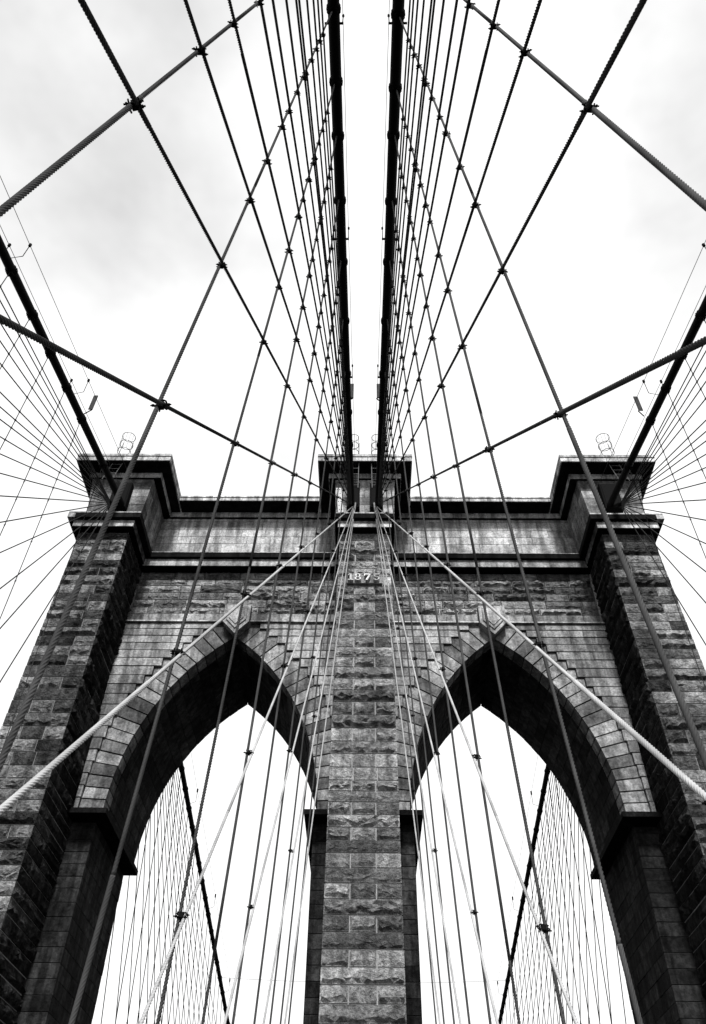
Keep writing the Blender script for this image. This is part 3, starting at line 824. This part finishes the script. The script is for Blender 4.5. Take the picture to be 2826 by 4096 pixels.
for side in (-1, 1):
    sd = 'left' if side < 0 else 'right'
    cab, fn, _q = main_cable(side, True)
    bands = []
    # suspenders of the inner cable
    for i in range(len(SUSP_IN)):
        if i < 2: continue
        Yt = inner_line(i, side, 28)
        zc = fn(Yt)[2] - 0.22
        z0 = -1.68
        Y0 = inner_line(i, side, z0)
        a, b = plane_in(side, Yt, zc, 0.028), plane_in(side, Y0, z0, 0.028)
        if i == 2: Yt = inner_line(i, side, 26)
        o = rope('suspender_rope', plane_in(side, inner_line(i, side, zc), zc, 0.028), b, 0.027, M_SUSP,
                 {'label': '%s vertical suspender rope under the %s inner main cable, counted towards the tower' % (ORD[i - 2], sd), 'category': 'wire rope', 'group': 'suspender ropes of the inner cables'})
        vs, fs = [], []
        pc = fn(Yt); pd = Vector(fn(Yt + 0.5)) - Vector(fn(Yt - 0.5))
        band_geo(pc, pd, 0.19, vs, fs)
        link('cable_band', mesh('cable_band', vs, fs, pc), M_IRON, cab, pc)
        for s_ in [v * (1 + SJ[(side, q_)]) for q_, v in enumerate(STAY_IN)]:
            # crossing of stay and suspender
            z = 10.0
            for _ in range(6): z = T_IN[1] - s_ * (T_IN[0] - inner_line(i, side, z))
            if z > zc - 0.3 or z < -0.5: continue
            cp = Vector(plane_in(side, inner_line(i, side, z), z))
            if s_ > 1.05 and z > 16: cp.x -= side * 0.10 * (z - 16) / 17
            put_clamp(o, cp, (rnd.uniform(-.35, .35), rnd.uniform(-.22, .22), rnd.uniform(-.25, .25)), rnd.uniform(0.68, 0.88))
    for i, s_ in enumerate(STAY_IN):
        s_ *= 1 + SJ[(side, i)]
        z0 = -1.68
        Y0 = T_IN[0] - (T_IN[1] - z0) / s_
        top = plane_in(side, T_IN[0], T_IN[1], -0.028) if i > 4 else (side * (0.56 + 0.03 * i), T_IN[0], T_IN[1] - 0.15)
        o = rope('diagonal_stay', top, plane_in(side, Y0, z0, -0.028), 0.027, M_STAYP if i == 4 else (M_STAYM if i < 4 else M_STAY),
                 {'label': '%s diagonal stay from the tower top beside the %s inner cable, steepest first' % (ORD[i], sd), 'category': 'wire rope', 'group': 'diagonal stays of the inner cables'}, sag=0.0)
        d = (Vector(plane_in(side, Y0, z0)) - Vector(plane_in(side, *T_IN))).normalized()
        t0 = Vector(top)
        vs, fs = [], []
        tube_geo([t0 - d * 0.35, t0 + d * 0.45], 0.05, 8, vs, fs)
        link('socket', mesh('socket', vs, fs, tuple(t0)), M_STEEL if i < 4 else M_IRON, o, tuple(t0))
    # hand ropes and stanchions
    hp = [(side * (abs(fn(Y)[0]) - 0.26), Y, fn(Y)[2] + 0.95) for Y in range(-10, 32)]
    vs, fs = [], []
    tube_geo(hp, 0.010, 6, vs, fs)
    hr = link('hand_rope', mesh('hand_rope', vs, fs, hp[0]), M_THIN, None, hp[0], {'label': 'thin hand rope along the inward side of the %s inner main cable' % sd, 'category': 'wire rope'})
    for Y in (6.4, 14.1, 21.5):
        p = fn(Y)
        vs, fs = [], []
        x1 = side * (abs(p[0]) - 0.27)
        tube_geo([(x1, Y, p[2] + 0.05), (x1, Y, p[2] + 0.97)], 0.018, 6, vs, fs)
        box_geo(min(p[0] - 0.3, p[0] + 0.3), max(p[0] - 0.3, p[0] + 0.3), Y - 0.03, Y + 0.03, p[2] - 0.04, p[2] + 0.04, vs, fs)
        tube_geo([(x1, Y, p[2] + 0.9), (x1, Y, p[2] + 1.02)], 0.045, 6, vs, fs)
        link('stanchion', mesh('stanchion', vs, fs, p), M_IRON, hr, p)
    # outer cable
    cab, fo, fq = main_cable(side, False)
    SO = [8.4, 10.65, 12.85, 15.1, 17.4, 19.66, 21.9, 24.2, 28.0]
    ST = [(3.447, 0), (2.29, 0), (1.758, 0), (1.408, 0), (1.177, 0), (1.009, 0), (0.885, 0), (0.791, 0), (0.715, 0), (0.645, 0), (0.598, 0), (0.546, 0), (0.4536, 0), (0.39, 0), (0.341, 0), (0.288, 0), (0.255, 0)]
    TO = (31.3, 32.75)
    TOf = (30.44, 31.94)
    for i, Y in enumerate(SO):
        z1 = fo(Y)[2] - 0.2
        o = rope('suspender_rope', (side * 14.2, Y, z1), (side * 14.2, Y + 0.6 * (i > 5), -1.7), 0.019, M_THIN,
                 {'label': '%s suspender rope under the %s outer main cable before the tower, nearest first' % (ORD[i], sd), 'category': 'wire rope', 'group': 'suspender ropes of the outer cables before the tower'})
        vs, fs = [], []
        pc = fo(Y)
        band_geo(pc, (0, 1, 0.235), 0.19, vs, fs)
        link('cable_band', mesh('cable_band', vs, fs, pc), M_IRON, cab, pc)
        for s_, _ in ST:
            z = TOf[1] - s_ * (TOf[0] - Y)
            if z < z1 - 0.3 and z > 8: put_clamp(o, (side * 14.2, Y + (0.6 * (z1 - z) / (z1 + 1.7) if i > 5 else 0), z), (0, 0, 0), 0.45, CLAMP_S)
    for i, (s_, _) in enumerate(ST):
        Y0 = TOf[0] - (TOf[1] + 1.7) / s_
        zs_ = -1.7
        if Y0 < -90: Y0 = -90; zs_ = TOf[1] - s_ * (TOf[0] + 90)
        o = rope('diagonal_stay', (side * 14.2, TOf[0], TOf[1]), (side * 14.2, Y0, zs_), 0.027, M_THIN,
                 {'label': '%s diagonal stay fanning from the %s outer buttress before the tower, steepest first' % (ORD[i], sd), 'category': 'wire rope', 'group': 'diagonal stays of the outer cables before the tower'})
        vs, fs = [], []
        t0 = Vector((side * 14.2, TOf[0], TOf[1])); d = (t0 - Vector((side * 14.2, Y0, zs_))).normalized()
        tube_geo([t0 - d * 0.3, t0 + d * 0.2, Vector((side * 14.35, 31.9, 33.3))], 0.045, 6, vs, fs)
        link('socket', mesh('socket', vs, fs, tuple(t0)), M_IRON, o, tuple(t0))
    # net beyond the tower
    TRr = (42.0, 33.3)
    deckY = [49.0, 53.9, 58.8, 63.7, 69.0, 73.6, 78.4, 83.0, 88.3, 93.8, 99.5, 105.5, 112, 119, 127, 136, 147, 160]
    SR = [44.4, 46.8, 49.3, 51.8, 54.4, 56.9, 59.3, 61.7, 64.1, 66.5, 68.9, 71.4, 73.9, 76.4, 78.9, 81.5, 84.1, 86.7, 89.3, 92.0, 95, 98, 101]
    def ry(i, z):
        return SR[i] - (0.10 + 0.012 * i) * (z - 17.5)
    for i in range(len(SR)):
        if i < 3: continue
        zc = fq(SR[i])[2]
        for _ in range(5): zc = fq(ry(i, zc))[2]
        zc -= 0.2
        o = rope('suspender_rope', (side * 14.2, ry(i, zc), zc), (side * 14.2, ry(i, -1.7), -1.7), 0.030, M_THIN,
                 {'label': '%s suspender rope beyond the tower seen through the %s arch, nearest first' % (ORD[i - 3], sd), 'category': 'wire rope', 'group': 'suspender ropes beyond the tower'})
        vs, fs = [], []
        pc = fq(ry(i, zc))
        band_geo(pc, (0, 1, -0.21), 0.19, vs, fs)
        link('cable_band', mesh('cable_band', vs, fs, pc), M_IRON, cab, pc)
        for dy in deckY:
            s_ = (TRr[1] + 1) / (dy - TRr[0])
            z = 15
            for _ in range(8): z = TRr[1] - s_ * (ry(i, z) - TRr[0])
            if 10 < z < zc - 0.5:
                put_clamp(o, (side * 14.2, ry(i, z), z), (0, 0, 0), 0.6, CLAMP_S)
    for i, dy in enumerate(deckY):
        rope('diagonal_stay', (side * 14.2, TRr[0], TRr[1]), (side * 14.2, dy + 0.03 * (dy - 42), -1.7 - 0.0), 0.028, M_THIN,
             {'label': '%s diagonal stay beyond the tower seen through the %s arch, steepest first' % (ORD[i], sd), 'category': 'wire rope', 'group': 'diagonal stays beyond the tower'})
    # hand ropes of the outer cable, before and beyond the tower
    for q, lat, txt in ((0, 0.30, 'outward'), (1, -0.55, 'inward')):
        hp = [(side * (14.2 + lat), Y, fo(Y)[2] + 1.25) for Y in range(-6, 32)]
        vs, fs = [], []
        tube_geo(hp, 0.013, 5, vs, fs)
        hr = link('hand_rope', mesh('hand_rope', vs, fs, hp[0]), M_THIN, None, hp[0], {'label': 'thin hand rope on the %s side of the %s outer cable before the tower' % (txt, sd), 'category': 'wire rope'})
        for Y in (14.6, 22.5):
            p = fo(Y); x1 = side * (14.2 + lat)
            vs, fs = [], []
            tube_geo([(side * 14.2, Y, p[2] + 0.1), (x1, Y, p[2] + 0.3), (x1, Y, p[2] + 1.27)], 0.018, 5, vs, fs)
            tube_geo([(x1, Y, p[2] + 1.18), (x1, Y, p[2] + 1.34)], 0.06, 6, vs, fs)
            link('stanchion', mesh('stanchion', vs, fs, p), M_IRON, hr, p)
        hp = [(side * (14.2 + lat), Y, fq(Y)[2] + 1.25) for Y in range(43, 110, 3)]
        vs, fs = [], []
        tube_geo(hp, 0.012, 5, vs, fs)
        hr = link('hand_rope', mesh('hand_rope', vs, fs, hp[0]), M_THIN, None, hp[0], {'label': 'thin hand rope on the %s side of the %s outer cable beyond the tower' % (txt, sd), 'category': 'wire rope'})
        for Y in (61.5, 76.0, 90.5):
            p = fq(Y); x1 = side * (14.2 + lat)
            vs, fs = [], []
            tube_geo([(side * 14.2, Y, p[2] + 0.1), (x1, Y, p[2] + 0.3), (x1, Y, p[2] + 1.27)], 0.02, 5, vs, fs)
            tube_geo([(x1, Y, p[2] + 1.12), (x1, Y, p[2] + 1.4)], 0.07, 6, vs, fs)
            link('stanchion', mesh('stanchion', vs, fs, p), M_IRON, hr, p)

# wire slung across behind the tower
vs, fs = [], []
pts = [(-14.2 + 28.4 * i / 20, 88.0, 23.95 - 0.35 * (1 - (2 * i / 20 - 1) ** 2)) for i in range(21)]
tube_geo(pts, 0.016, 5, vs, fs)
link('cross_wire', mesh('cross_wire', vs, fs, pts[0]), M_THIN, None, pts[0], {'label': 'thin horizontal wire strung between the two outer cables behind the tower', 'category': 'wire'})

# lamp panels on brackets beside the cables near the tower
def panel(x, Y, z, sx, label):
    t = thing('bracket_panel', label, 'panel', (x, Y, z), 'flat grey panels on brackets beside the cables')
    me_v, me_f = [], []
    box_geo(x - 0.05, x + 0.22 * sx if sx > 0 else x + 0.05, Y - 0.03, Y + 0.03, z - 0.06, z, me_v, me_f)
    box('plate', x + 0.02, x + 0.24, Y - 0.35, Y - 0.30, z - 0.02, z + 1.15, M_THIN, t, None, 0.01)
    v2, f2 = [], []
    tube_geo([(x - sx * 0.35, Y, z - 0.05), (x + 0.2 if sx > 0 else x, Y - 0.3, z - 0.02)], 0.03, 6, v2, f2)
    link('bracket', mesh('bracket', v2, f2, (x, Y, z)), M_IRON, t, (x, Y, z))
    return t
panel(-0.80, 23.2, 31.5, 1, 'narrow grey panel on a bracket beside the left inner cable')
panel(0.55, 23.2, 31.5, -1, 'narrow grey panel on a bracket beside the right inner cable')
panel(-13.95, 24.3, 32.0, 1, 'narrow grey panel on a bracket beside the left outer cable')
panel(13.65, 24.3, 32.0, -1, 'narrow grey panel on a bracket beside the right outer cable')

# caged ladders standing at the tower top
def ladder(x, Y, zt, zb, lean, label, pale=True, hr_=0.40):
    t = thing('caged_ladder', label, 'ladder', (x, Y, zt), 'caged ladders at the tower top')
    m = M_STEEL if pale else M_IRON
    for s in (-1, 1):
        v, f = [], []
        tube_geo([(x + s * 0.30 - lean, Y + 0.45, zb), (x + s * 0.30, Y - 0.12, zt), (x + s * 0.30 + lean * 0.1, Y - 0.12, zt + 1.1)], 0.022, 6, v, f)
        link('rail', mesh('rail', v, f, (x, Y, zt)), m, t, (x, Y, zt))
    for i in range(6):
        u = (i + 0.5) / 6
        v, f = [], []
        xx = x - lean * (1 - u)
        yy = Y + 0.45 - 0.57 * u
        zz = zb + (zt - zb) * u
        tube_geo([(xx - 0.30, yy, zz), (xx + 0.30, yy, zz)], 0.012, 5, v, f)
        link('rung', mesh('rung', v, f, (xx, yy, zz)), m, t, (xx, yy, zz))
    for i, (dz, r) in enumerate(((0.15, hr_), (0.85, hr_), (1.6, hr_))):
        v, f = [], []
        n = 18
        tube_geo([(x + r * cos(2 * pi * j / n), Y - 0.15 + r * sin(2 * pi * j / n), zt + dz) for j in range(n + 1)], 0.02, 5, v, f)
        link('hoop', mesh('hoop', v, f, (x, Y, zt)), M_THIN, t, (x, Y, zt))
    for j in range(7):
        a = pi + pi * j / 6
        v, f = [], []
        px, py = x + hr_ * cos(a), Y - 0.15 + hr_ * sin(a)
        tube_geo([(px, py, zt + 0.1), (px, py, zt + 1.6)], 0.008, 5, v, f)
        link('cage_bar', mesh('cage_bar', v, f, (x, Y, zt)), M_THIN, t, (x, Y, zt))
    return t
ladder(-14.75, 31.2, 36.95, 35.3, 0.75, 'leaning caged ladder over the cornice of the left outer buttress')
ladder(14.75, 31.2, 36.95, 35.3, -0.75, 'leaning caged ladder over the cornice of the right outer buttress')
ladder(-0.66, 31.2, 36.95, 34.6, 0.05, 'caged ladder beside the left inner cable over the middle buttress', True, 0.27)
ladder(0.68, 31.2, 36.95, 34.6, -0.05, 'caged ladder beside the right inner cable over the middle buttress', True, 0.27)
